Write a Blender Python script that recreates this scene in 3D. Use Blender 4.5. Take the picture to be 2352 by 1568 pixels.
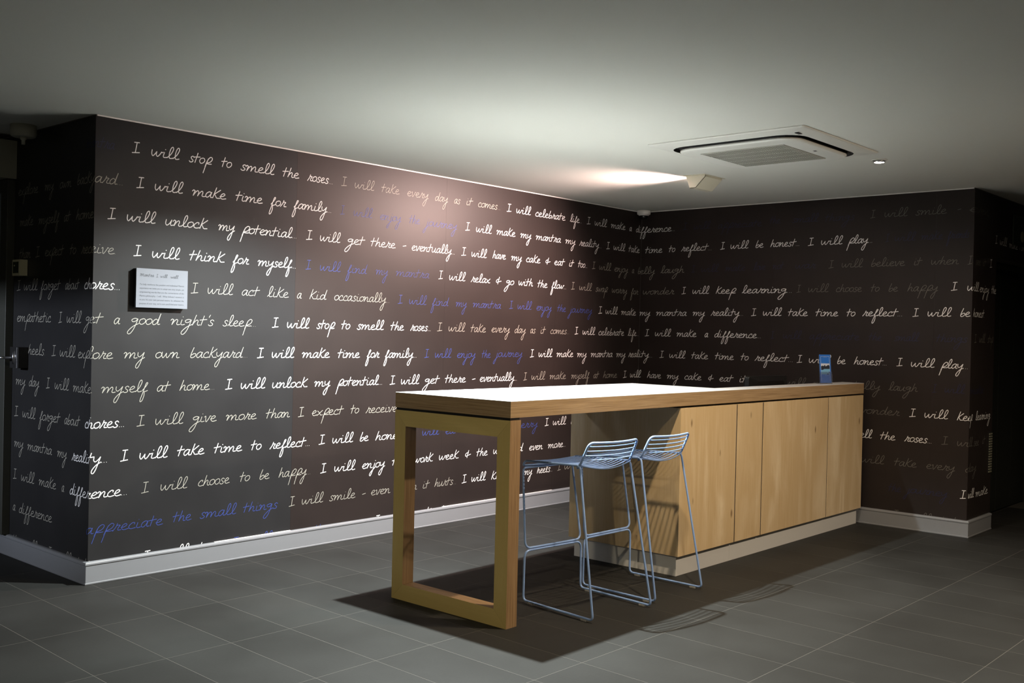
import bpy, bmesh, math, random
from mathutils import Vector, Matrix
random.seed(7)
for _o in list(bpy.data.objects): bpy.data.objects.remove(_o, do_unlink=True)
SC = bpy.context.scene
COL = SC.collection

# ------------------------------------------------------------------ camera
CAM_POS = Vector((-7.3767, -5.1115, 1.3374))
YAW, PITCH, ROLL, FPX = 0.7289, -0.0082, 0.0224, 2361.4
fw = Vector((math.cos(YAW)*math.cos(PITCH), math.sin(YAW)*math.cos(PITCH), math.sin(PITCH)))
rt = Vector((math.sin(YAW), -math.cos(YAW), 0.0)); up = rt.cross(fw)
r2 = rt*math.cos(ROLL) + up*math.sin(ROLL); u2 = -rt*math.sin(ROLL) + up*math.cos(ROLL)
cd = bpy.data.cameras.new('camera'); cam = bpy.data.objects.new('camera', cd); COL.objects.link(cam)
cd.sensor_width = 36.0; cd.lens = FPX/2352*36.0; cd.clip_start = 0.05; cd.clip_end = 60
M = Matrix((r2, u2, -fw)).transposed().to_4x4(); M.translation = CAM_POS; cam.matrix_world = M
SC.camera = cam
def to_px(p):
    d = Vector(p) - CAM_POS; z = d.dot(fw)
    if z < .1: return None
    return (1176 + FPX*d.dot(r2)/z, 784 - FPX*d.dot(u2)/z)

# ------------------------------------------------------------------ world, exposure
w = bpy.data.worlds.new('world'); SC.world = w; w.use_nodes = True
w.node_tree.nodes['Background'].inputs[0].default_value = (0.5, 0.6, 0.75, 1)
w.node_tree.nodes['Background'].inputs[1].default_value = 0.01
SC.view_settings.view_transform = 'Standard'; SC.view_settings.look = 'None'
SC.view_settings.exposure = 0.0; SC.view_settings.gamma = 1.0; SC.view_settings.use_curve_mapping = False

# ------------------------------------------------------------------ lights
H = 2.408; LA = 4.883; WB = 2.757
def look(o, d): o.rotation_euler = Vector(d).to_track_quat('-Z', 'Y').to_euler()
def spot(name, loc, d, power, color, deg, blend, rad):
    l = bpy.data.lights.new(name, 'SPOT'); l.energy = power; l.color = color
    l.spot_size = math.radians(deg); l.spot_blend = blend; l.shadow_soft_size = rad
    o = bpy.data.objects.new(name, l); COL.objects.link(o); o.location = loc; look(o, d); return o
def area(name, loc, d, power, color, sx, sy):
    l = bpy.data.lights.new(name, 'AREA'); l.energy = power; l.color = color
    l.shape = 'RECTANGLE'; l.size = sx; l.size_y = sy
    o = bpy.data.objects.new(name, l); COL.objects.link(o); o.location = loc; look(o, d); return o
# strong downlight over the bar table
spot('table_downlight', (-3.60, -1.47, 2.395), (-0.10, 0.05, -1), 740, (0.93, 1.0, 0.99), 142, 0.48, 0.02)
spot('table_downlight', (-3.60, -1.47, 2.395), (-0.18, -0.22, -1), 330, (0.93, 1.0, 0.97), 84, 1.0, 0.02)
# warm downlight of the row in front of the counter
spot('aisle_downlight', (-3.45, -2.62, 2.39), (0, 0, -1), 140, (1.0, 0.79, 0.55), 140, 0.8, 0.03)
# the visible downlight near the air conditioner
spot('corner_downlight', (-1.41, -2.66, 2.375), (0.25, 0.30, -1), 34, (1.0, 0.80, 0.68), 140, 0.7, 0.03)
# wall washer (its housing is built below), lamps facing wall_left
spot('wall_washer_lamp', (-1.40, -1.415, 2.362), (-0.49, 0.80, -0.52), 520, (1.0, 0.70, 0.63), 118, 1.0, 0.010)
# rows of warm downlights of the foyer behind the camera
spot('foyer_downlight', (-2.1, -4.8, 2.39), (0, 0.5, -1), 320, (1.0, 0.80, 0.59), 150, 0.9, 0.05)
spot('foyer_downlight', (-7.9, -3.4, 2.39), (0.5, 0.15, -1), 190, (1.0, 0.85, 0.58), 150, 0.9, 0.05)
# unseen cool spot, added and narrowed to light only the left return wall
spot('left_wall_fill', (-10.8, 0.5, 2.36), (1, 0.05, -0.14), 1400, (0.80, 0.86, 1.0), 36, 0.9, 0.10)

# ------------------------------------------------------------------ helpers
def nodes(m): return m.node_tree.nodes, m.node_tree.links
def mat(name, col, rough=.5, metal=0.0, spec=.5, emit=None, estr=0, trans=0, coat=0):
    m = bpy.data.materials.new(name); m.use_nodes = True
    b = m.node_tree.nodes['Principled BSDF']
    b.inputs['Base Color'].default_value = (*col, 1); b.inputs['Roughness'].default_value = rough
    b.inputs['Metallic'].default_value = metal; b.inputs['Specular IOR Level'].default_value = spec
    b.inputs['Transmission Weight'].default_value = trans; b.inputs['Coat Weight'].default_value = coat
    if emit: b.inputs['Emission Color'].default_value = (*emit, 1); b.inputs['Emission Strength'].default_value = estr
    return m
def noise_col(m, c1, c2, scale=(1, 1, 1), ns=5, detail=6, lo=.35, hi=.65, bump=0, rough=None):
    N, L = nodes(m); b = N['Principled BSDF']
    tc = N.new('ShaderNodeTexCoord'); mp = N.new('ShaderNodeMapping'); mp.inputs['Scale'].default_value = scale
    nz = N.new('ShaderNodeTexNoise'); nz.inputs['Scale'].default_value = ns; nz.inputs['Detail'].default_value = detail
    cr = N.new('ShaderNodeValToRGB'); cr.color_ramp.elements[0].position = lo; cr.color_ramp.elements[1].position = hi
    cr.color_ramp.elements[0].color = (*c1, 1); cr.color_ramp.elements[1].color = (*c2, 1)
    ge = N.new('ShaderNodeNewGeometry')
    L.new(ge.outputs['Position'], mp.inputs[0]); L.new(mp.outputs[0], nz.inputs['Vector'])
    L.new(nz.outputs['Fac'], cr.inputs[0]); L.new(cr.outputs[0], b.inputs['Base Color'])
    if bump:
        bp = N.new('ShaderNodeBump'); bp.inputs['Strength'].default_value = bump; bp.inputs['Distance'].default_value = .002
        L.new(nz.outputs['Fac'], bp.inputs['Height']); L.new(bp.outputs[0], b.inputs['Normal'])
    if rough:
        mr = N.new('ShaderNodeMapRange'); mr.inputs[3].default_value = rough[0]; mr.inputs[4].default_value = rough[1]
        L.new(nz.outputs['Fac'], mr.inputs[0]); L.new(mr.outputs[0], b.inputs['Roughness'])
    return m
def wood_face(name, c1, c2, knot, axis='z', knots=True):
    """birch ply face: long soft grain, cathedral waves, small dark knots"""
    m = mat(name, c1, .42, spec=.35); N, L = nodes(m); b = N['Principled BSDF']
    ge = N.new('ShaderNodeNewGeometry')
    mp = N.new('ShaderNodeMapping'); mp.inputs['Scale'].default_value = (3.4, 3.4, .75) if axis == 'z' else (.9, .9, 6)
    L.new(ge.outputs['Position'], mp.inputs[0])
    n1 = N.new('ShaderNodeTexNoise'); n1.inputs['Scale'].default_value = 1.1; n1.inputs['Detail'].default_value = 7; n1.inputs['Distortion'].default_value = .9
    L.new(mp.outputs[0], n1.inputs['Vector'])
    wv = N.new('ShaderNodeMath'); wv.operation = 'MULTIPLY'; wv.inputs[1].default_value = 9
    L.new(n1.outputs['Fac'], wv.inputs[0])
    fr = N.new('ShaderNodeMath'); fr.operation = 'SINE'; L.new(wv.outputs[0], fr.inputs[0])
    mp2 = N.new('ShaderNodeMapping'); mp2.inputs['Scale'].default_value = (160, 160, 5) if axis == 'z' else (5, 5, 160)
    L.new(ge.outputs['Position'], mp2.inputs[0])
    n2 = N.new('ShaderNodeTexNoise'); n2.inputs['Scale'].default_value = 1; n2.inputs['Detail'].default_value = 3
    L.new(mp2.outputs[0], n2.inputs['Vector'])
    a = N.new('ShaderNodeMath'); a.operation = 'MULTIPLY_ADD'; a.inputs[1].default_value = .30; L.new(fr.outputs[0], a.inputs[0])
    a2 = N.new('ShaderNodeMath'); a2.operation = 'MULTIPLY_ADD'; a2.inputs[1].default_value = .40; a2.inputs[2].default_value = .33
    L.new(n2.outputs['Fac'], a2.inputs[0]); L.new(a2.outputs[0], a.inputs[2])
    cr = N.new('ShaderNodeValToRGB'); cr.color_ramp.elements[0].position = .2; cr.color_ramp.elements[1].position = .85
    cr.color_ramp.elements[0].color = (*c2, 1); cr.color_ramp.elements[1].color = (*c1, 1)
    L.new(a.outputs[0], cr.inputs[0]); out = cr.outputs[0]
    if knots:
        mp3 = N.new('ShaderNodeMapping'); mp3.inputs['Scale'].default_value = (1, 1, .42) if axis == 'z' else (.4, .4, 1)
        L.new(ge.outputs['Position'], mp3.inputs[0])
        vo = N.new('ShaderNodeTexVoronoi'); vo.inputs['Scale'].default_value = 5.5; L.new(mp3.outputs[0], vo.inputs['Vector'])
        mr = N.new('ShaderNodeMapRange'); mr.inputs[1].default_value = .03; mr.inputs[2].default_value = .075
        mr.inputs[3].default_value = 1; mr.inputs[4].default_value = 0; L.new(vo.outputs['Distance'], mr.inputs[0])
        mx = N.new('ShaderNodeMixRGB'); mx.inputs[2].default_value = (*knot, 1); L.new(out, mx.inputs[1])
        q = N.new('ShaderNodeMath'); q.operation = 'MULTIPLY'; q.inputs[1].default_value = .75; L.new(mr.outputs[0], q.inputs[0])
        L.new(q.outputs[0], mx.inputs[0]); out = mx.outputs[0]
    L.new(out, b.inputs['Base Color']); return m
def ply_edge(name, c1, c2, axis, scale=260):
    """stacked veneers seen from the edge: thin stripes across one axis"""
    m = mat(name, c1, .5, spec=.3); N, L = nodes(m); b = N['Principled BSDF']
    ge = N.new('ShaderNodeNewGeometry'); mp = N.new('ShaderNodeMapping')
    s = [3, 3, 3]; s['xyz'.index(axis)] = scale; mp.inputs['Scale'].default_value = s
    L.new(ge.outputs['Position'], mp.inputs[0])
    n = N.new('ShaderNodeTexNoise'); n.inputs['Scale'].default_value = 1; n.inputs['Detail'].default_value = 4; n.inputs['Roughness'].default_value = .7
    L.new(mp.outputs[0], n.inputs['Vector'])
    cr = N.new('ShaderNodeValToRGB'); cr.color_ramp.elements[0].position = .33; cr.color_ramp.elements[1].position = .66
    cr.color_ramp.elements[0].color = (*c2, 1); cr.color_ramp.elements[1].color = (*c1, 1)
    L.new(n.outputs['Fac'], cr.inputs[0]); L.new(cr.outputs[0], b.inputs['Base Color']); return m

def mk(name, verts, faces, m, parent=None, smooth=False):
    me = bpy.data.meshes.new(name); me.from_pydata([tuple(v) for v in verts], [], faces); me.update()
    bm = bmesh.new(); bm.from_mesh(me); bmesh.ops.recalc_face_normals(bm, faces=bm.faces); bm.to_mesh(me); bm.free()
    for mm in (m if isinstance(m, (list, tuple)) else [m]): me.materials.append(mm)
    if smooth:
        for p in me.polygons: p.use_smooth = True
    o = bpy.data.objects.new(name, me); COL.objects.link(o)
    if parent is not None: o.parent = parent
    return o
def from_bm(name, bm, m, parent=None, smooth=False):
    me = bpy.data.meshes.new(name); bmesh.ops.recalc_face_normals(bm, faces=bm.faces); bm.to_mesh(me); bm.free()
    for mm in (m if isinstance(m, (list, tuple)) else [m]): me.materials.append(mm)
    if smooth:
        for p in me.polygons: p.use_smooth = True
    o = bpy.data.objects.new(name, me); COL.objects.link(o)
    if parent is not None: o.parent = parent
    return o
def empty(name, loc=(0, 0, 0), rz=0):
    o = bpy.data.objects.new(name, None); COL.objects.link(o); o.location = loc; o.rotation_euler = (0, 0, rz); o.empty_display_size = .1
    return o
def tag(o, label=None, cat=None, group=None, kind=None):
    if label: o['label'] = label
    if cat: o['category'] = cat
    if group: o['group'] = group
    if kind: o['kind'] = kind
    return o
def box_bm(x0, x1, y0, y1, z0, z1, bev=0, seg=1, bm=None):
    own = bm is None
    t = bmesh.new()
    bmesh.ops.create_cube(t, size=1)
    for v in t.verts:
        v.co = Vector((x0 + (v.co.x+.5)*(x1-x0), y0 + (v.co.y+.5)*(y1-y0), z0 + (v.co.z+.5)*(z1-z0)))
    if bev: bmesh.ops.bevel(t, geom=list(t.edges), offset=bev, segments=seg, affect='EDGES', profile=.5)
    if own: return t
    me = bpy.data.meshes.new('t'); t.to_mesh(me); t.free(); bm.from_mesh(me); bpy.data.meshes.remove(me)
    return bm
def box(name, x0, x1, y0, y1, z0, z1, m, parent=None, bev=0, seg=1):
    return from_bm(name, box_bm(x0, x1, y0, y1, z0, z1, bev, seg), m, parent)
def tube_bm(pts, r, closed=False, n=10, bm=None, cap=True):
    """round rod along a polyline (already rounded), parallel transport frames"""
    bm = bm or bmesh.new(); P = [Vector(p) for p in pts]; N_ = len(P)
    tang = []
    for i in range(N_):
        a = P[(i-1) % N_] if (closed or i > 0) else P[i]; c = P[(i+1) % N_] if (closed or i < N_-1) else P[i]
        tang.append((c-a).normalized())
    ref = Vector((0, 0, 1)) if abs(tang[0].z) < .9 else Vector((1, 0, 0))
    nrm = (ref - tang[0]*ref.dot(tang[0])).normalized(); rings = []
    for i in range(N_):
        nrm = (nrm - tang[i]*nrm.dot(tang[i])).normalized(); bi = tang[i].cross(nrm)
        rings.append([bm.verts.new(P[i] + (nrm*math.cos(2*math.pi*k/n) + bi*math.sin(2*math.pi*k/n))*r) for k in range(n)])
    for i in range(N_ if closed else N_-1):
        a, b_ = rings[i], rings[(i+1) % N_]; off = 0
        if closed and i == N_-1:
            off = min(range(n), key=lambda q: (a[0].co - b_[q].co).length)
        for k in range(n): bm.faces.new((a[k], a[(k+1) % n], b_[(k+1+off) % n], b_[(k+off) % n]))
    if not closed and cap: bm.faces.new(rings[0]); bm.faces.new(rings[-1])
    return bm
def rounded(pts, rad, closed=False, seg=6):
    P = [Vector(p) for p in pts]; out = []; n = len(P)
    rads = rad if isinstance(rad, (list, tuple)) else [rad]*n
    for i in range(n):
        if not closed and (i == 0 or i == n-1): out.append(P[i]); continue
        a, b_, c = P[(i-1) % n], P[i], P[(i+1) % n]; d1 = (a-b_); d2 = (c-b_)
        r = min(rads[i], d1.length*.49, d2.length*.49)
        if r < 1e-5: out.append(b_); continue
        p1 = b_ + d1.normalized()*r; p2 = b_ + d2.normalized()*r
        for k in range(seg+1):
            t = k/seg; out.append(p1*(1-t)**2 + b_*2*t*(1-t) + p2*t*t)
    return out
def lathe_bm(prof, n=32, bm=None, c=(0, 0, 0)):
    bm = bm or bmesh.new(); rings = []
    for r, z in prof: rings.append([bm.verts.new((c[0]+r*math.cos(2*math.pi*k/n), c[1]+r*math.sin(2*math.pi*k/n), c[2]+z)) for k in range(n)])
    for i in range(len(rings)-1):
        for k in range(n): bm.faces.new((rings[i][k], rings[i][(k+1) % n], rings[i+1][(k+1) % n], rings[i+1][k]))
    if prof[0][0] > 1e-6: bm.faces.new(rings[0])
    if prof[-1][0] > 1e-6: bm.faces.new(rings[-1])
    bmesh.ops.remove_doubles(bm, verts=bm.verts, dist=1e-6)
    return bm
def rrect(cx, cy, hx, hy, r, seg=8):
    out = []
    for sx, sy, a0 in ((1, 1, 0), (-1, 1, 90), (-1, -1, 180), (1, -1, 270)):
        for k in range(seg+1):
            a = math.radians(a0 + 90*k/seg); out.append((cx + sx*(hx-r) + r*math.cos(a), cy + sy*(hy-r) + r*math.sin(a)))
    return out
def loft(name, loops, m, parent=None, cap0=True, cap1=True, smooth=False):
    """loops: list of equal-length lists of 3D points"""
    v = []; f = []; n = len(loops[0])
    for l in loops: v += l
    for i in range(len(loops)-1):
        for k in range(n): f.append((i*n+k, i*n+(k+1) % n, (i+1)*n+(k+1) % n, (i+1)*n+k))
    if cap0: f.append(tuple(range(n)))
    if cap1: f.append(tuple(range((len(loops)-1)*n, len(loops)*n)))
    return mk(name, v, f, m, parent, smooth)
def prism(name, poly, axis, a0, a1, m, parent=None):
    def P(u, v, a): return {'x': (a, u, v), 'y': (u, a, v), 'z': (u, v, a)}[axis]
    return loft(name, [[P(u, v, a0) for u, v in poly], [P(u, v, a1) for u, v in poly]], m, parent)

# ------------------------------------------------------------------ materials
M_ceil = mat('ceiling_paint', (.73, .735, .69), .8, spec=.2)
M_wallbase = mat('wall_substrate', (.12, .11, .11), .7)
M_paper = [noise_col(mat('wallpaper_charcoal', (.03, .03, .03), .40, spec=.2), (.020, .020, .021), (.024, .024, .025), ns=3, detail=2),
           noise_col(mat('wallpaper_charcoal_brown', (.03, .03, .03), .47, spec=.22), (.0205, .0160, .0150), (.0240, .0185, .0172), ns=3, detail=2)]
M_white = mat('print_white', (.78, .78, .78), .55, spec=.3)
M_grey = mat('print_grey', (.34, .33, .29), .55, spec=.3)
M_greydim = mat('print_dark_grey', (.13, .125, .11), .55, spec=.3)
M_blue_dimlit = mat('print_blue_dim_light', (.018, .021, .065), .55, spec=.3)  # same blue print, darkened in colour where little light reaches it
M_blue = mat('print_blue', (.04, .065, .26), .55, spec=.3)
M_skirt = mat('skirting_satin', (.21, .22, .235), .35, spec=.5)
M_trim = mat('trim_white', (.8, .78, .76), .4)
M_grout = mat('grout', (.062, .058, .050), .8)
def tile_mat():
    m = mat('slate_tile', (.1, .1, .1), .6, spec=.12); N, L = nodes(m); b = N['Principled BSDF']
    ge = N.new('ShaderNodeNewGeometry'); oi = N.new('ShaderNodeObjectInfo')
    n = N.new('ShaderNodeTexNoise'); n.inputs['Scale'].default_value = 2.2; n.inputs['Detail'].default_value = 8
    L.new(ge.outputs['Position'], n.inputs['Vector'])
    n2 = N.new('ShaderNodeTexNoise'); n2.inputs['Scale'].default_value = 90; n2.inputs['Detail'].default_value = 3
    L.new(ge.outputs['Position'], n2.inputs['Vector'])
    a = N.new('ShaderNodeMath'); a.operation = 'MULTIPLY_ADD'; a.inputs[1].default_value = .16; L.new(oi.outputs['Random'], a.inputs[0]); L.new(n.outputs['Fac'], a.inputs[2])
    a3 = N.new('ShaderNodeMath'); a3.operation = 'MULTIPLY_ADD'; a3.inputs[1].default_value = .12; L.new(n2.outputs['Fac'], a3.inputs[0]); L.new(a.outputs[0], a3.inputs[2])
    cr = N.new('ShaderNodeValToRGB'); cr.color_ramp.elements[0].position = .40; cr.color_ramp.elements[1].position = .90
    cr.color_ramp.elements[0].color = (.0185, .0185, .0172, 1); cr.color_ramp.elements[1].color = (.029, .0295, .028, 1)
    L.new(a3.outputs[0], cr.inputs[0]); L.new(cr.outputs[0], b.inputs['Base Color'])
    bp = N.new('ShaderNodeBump'); bp.inputs['Strength'].default_value = .25; bp.inputs['Distance'].default_value = .001
    L.new(n2.outputs['Fac'], bp.inputs['Height']); L.new(bp.outputs[0], b.inputs['Normal'])
    return m
M_tile = tile_mat()
M_ply = wood_face('plywood_face', (.80, .67, .46), (.56, .41, .22), (.15, .08, .03))
M_plyplain = wood_face('plywood_frame_face', (.64, .51, .21), (.54, .41, .15), (.2, .1, .04), knots=False)
M_edge_z = ply_edge('ply_edge_layers', (.44, .31, .17), (.22, .14, .07), 'z', 300)
M_edge_x = ply_edge('ply_edge_layers_upright', (.40, .26, .135), (.20, .12, .055), 'x', 260)
M_lam = mat('white_laminate', (.57, .57, .555), .35, spec=.5)
M_black = mat('black_recess', (.004, .004, .004), .6)
M_plinth = mat('plinth_grey_white', (.72, .72, .70), .4)
M_metal = mat('powder_coat_pale_blue', (.28, .44, .80), .28, spec=.5, coat=.25)
M_clear = mat('clear_plastic', (.8, .8, .75), .2, trans=.7)
M_acw = mat('ac_plastic', (.72, .72, .68), .45)
M_acg = mat('ac_grille', (.50, .50, .45), .6)
M_dark = mat('dark_gap', (.01, .01, .01), .7)
M_fix = mat('cream_metal', (.68, .64, .52), .5)
M_lamp = mat('lamp_glow', (1, 1, 1), .4, emit=(1.0, .93, .88), estr=30)
M_domew = mat('camera_white', (.8, .78, .77), .35)
M_domek = mat('camera_dome', (.01, .01, .012), .06, spec=.8)
M_doork = mat('dark_door', (.012, .015, .011), .5)
M_steel = mat('steel', (.45, .45, .46), .3, metal=1)
M_beige = mat('beige_plastic', (.42, .40, .28), .5)
M_screen = mat('dark_screen', (.03, .035, .02), .25)
M_frame = mat('door_frame_dark', (.04, .042, .035), .5)
M_glass = mat('night_glass', (.30, .36, .42), .15, spec=.6)

# ================================================================== SETTING
X0, X1, Y0, Y1 = -12.0, 3.0, -9.0, 3.0
fl = box('floor', X0, X1, Y0, Y1, -.12, -.0003, M_grout); tag(fl, kind='structure')
ce = box('ceiling', X0, X1, Y0, Y1, H, H+.12, M_ceil); tag(ce, kind='structure')
G = .0015                                                    # thickness of a wallpaper drop
wl = box('wall_left', -LA+G, .15, G, .15, 0, H, M_wallbase); tag(wl, kind='structure')
wlr = box('wall_left_return', -LA+G, -LA+.15, .15, Y1, 0, H, M_wallbase); tag(wlr, kind='structure')
wr = box('wall_right', G, .15, -WB+G, G, 0, H, M_wallbase); tag(wr, kind='structure')
OX0, OX1, OZ = .50, 2.10, 1.958                                # doorway in the right return wall
bm = box_bm(.15, OX0, -WB+G, -WB+.15, 0, H); box_bm(OX0, OX1, -WB+G, -WB+.15, OZ, H, bm=bm); box_bm(OX1, X1, -WB+G, -WB+.15, 0, H, bm=bm)
wrr = from_bm('wall_right_return', bm, M_wallbase); tag(wrr, kind='structure')
tag(box('added_light_baffle', -8.1, -7.95, -1.6, Y1, 1.95, H-.0005, M_ceil), kind='structure')  # unseen baffle, added to keep the cool spot off the upper return wall
M_far = mat('far_wall_paint', (.10, .09, .08), .8)
for nm, b_ in (('wall_rear', (X0, X1, Y0-.1, Y0)), ('wall_far_left', (X0-.1, X0, Y0, Y1)), ('wall_far_right', (X1, X1+.1, Y0, Y1)), ('wall_back', (X0, X1, Y1, Y1+.1))):
    tag(box(nm, *b_, 0, H, M_far), kind='structure')

# ---- floor tiles 300 x 600, joints recessed
TW, TL, TG = .300, .603, .0034
def tile_origin(i, j): 
    y = -.752 - TL*j                                         # far edge of row j
    return (-2.79 - TW*i + .030*(y+.75), y)
tm = None; tiles = []
verts = []
hx, dy = TW-TG, TL-TG
def tverts(ox, oy):
    q = []
    for z in (-.004, 0):
        for (a, b_) in ((0, 0), (hx, 0), (hx, -dy), (0, -dy)): q.append((ox+a+.030*b_, oy+b_, z))
    return q
TF = [(4, 5, 6, 7), (0, 1, 5, 4), (1, 2, 6, 5), (2, 3, 7, 6), (3, 0, 4, 7)]
cand = []; rest = []
for j in range(-6, 13):
    for i in range(-14, 31):
        ox, oy = tile_origin(i, j)
        if ox < X0 or ox+hx > X1 or oy > Y1 or oy-dy < Y0: continue
        if oy-dy > 0 and ox > -LA: continue
        c_ = Vector((ox+hx/2, oy-dy/2, 0)); 
        pts = [to_px((ox+a, oy+b_, 0)) for a, b_ in ((0, 0), (hx, 0), (hx, -dy), (0, -dy), (hx/2, -dy/2))]
        vis = any(p and -20 < p[0] < 2372 and -20 < p[1] < 1590 for p in pts)
        (cand if vis else rest).append(((c_-CAM_POS).length, ox, oy))
cand.sort(); rest += cand[290:]; cand = cand[:290]
for d_, ox, oy in cand:
    if tm is None:
        t = mk('floor_tile', tverts(0, 0), TF, M_tile, fl); tm = t.data
    else:
        t = bpy.data.objects.new('floor_tile', tm); COL.objects.link(t); t.parent = fl
    t.location = (ox, oy, 0)
v = []; f = []
for d_, ox, oy in rest:
    n = len(v); v += tverts(ox, oy); f += [tuple(n+q for q in ff) for ff in TF]
t = mk('floor_tiles_outer', v, f, M_tile, fl); t['kind'] = 'stuff'

# ---- wallpaper drops with hairline seams
def drop(parent, plane, a0, a1, z0=.0, z1=H-.006, m=0):
    g = .0003
    if plane == 'y0': return box('wallpaper_panel', a0+g, a1-g, 0, G, z0, z1, M_paper[m], parent)
    if plane == 'xL': return box('wallpaper_panel', -LA, -LA+G, a0+g, a1-g, z0, z1, M_paper[m], parent)
    if plane == 'x0': return box('wallpaper_panel', 0, G, a0+g, a1-g, z0, z1, M_paper[m], parent)
    return box('wallpaper_panel', a0+g, a1-g, -WB, -WB+G, z0, z1, M_paper[m], parent)
for k, (a, b_) in enumerate(((-LA, -3.627), (-3.627, -2.366), (-2.366, -1.153), (-1.153, -.0015))): drop(wl, 'y0', a, b_, m=(0, 1, 1, 1)[k])
drop(wlr, 'xL', 0.0012, .92); drop(wlr, 'xL', .92, Y1)
drop(wr, 'x0', -1.25, -.0008, m=1); drop(wr, 'x0', -2.50, -1.25, m=1); drop(wr, 'x0', -WB, -2.50, m=1)
drop(wrr, 'C', .0012, OX0, m=1); drop(wrr, 'C', OX0, OX1, z0=OZ, m=1); drop(wrr, 'C', OX1, X1, m=1)

# ---- skirting, one mitred length per wall (all mitres are 45 degrees, offset towards -x -y)
PROF = [(0, 0), (.019, 0), (.0205, .003), (.0205, .008), (.017, .0105), (.017, .097), (.0185, .0985), (.0205, .1005), (.0205, .108), (.018, .113), (.012, .1165), (0, .117)]
def skirting(name, p0, p1, n, m0, m1):
    """p0,p1 wall-line ends; n wall normal; m0/m1 mitre offset vector per unit of depth"""
    L0 = [(p0[0]+d*m0[0], p0[1]+d*m0[1], z) for d, z in PROF]; L1 = [(p1[0]+d*m1[0], p1[1]+d*m1[1], z) for d, z in PROF]
    o = loft(name, [L0, L1], M_skirt); return tag(o, kind='structure')
skirting('baseboard_left', (-LA, 0), (0, 0), (0, -1), (-1, -1), (-1, -1))
skirting('baseboard_left_return', (-LA, Y1), (-LA, 0), (-1, 0), (-1, 0), (-1, -1))
skirting('baseboard_right', (0, 0), (0, -WB), (-1, 0), (-1, -1), (-1, -1))
skirting('baseboard_right_return', (0, -WB), (OX0-.02, -WB), (0, -1), (-1, -1), (0, -1))
# pale slivers of torn paper edge lying on top of the skirting
for a, b_ in ((-4.15, -3.63), (-2.35, -1.153)):
    tag(box('trim_3' if a < -4 else 'trim_4', a, b_, -.010, -.0006,   .1166, .1192, M_trim), kind='structure')

# ---- white shadow-line bead where wall meets ceiling
tag(box('trim_1', -LA+.005, -.0, -.004, -.0004, H-.007, H-.0005, M_trim), kind='structure')
tag(box('trim_2', -.004, -.0004, -WB+.005, -.004, H-.007, H-.0005, M_trim), kind='structure')

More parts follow.
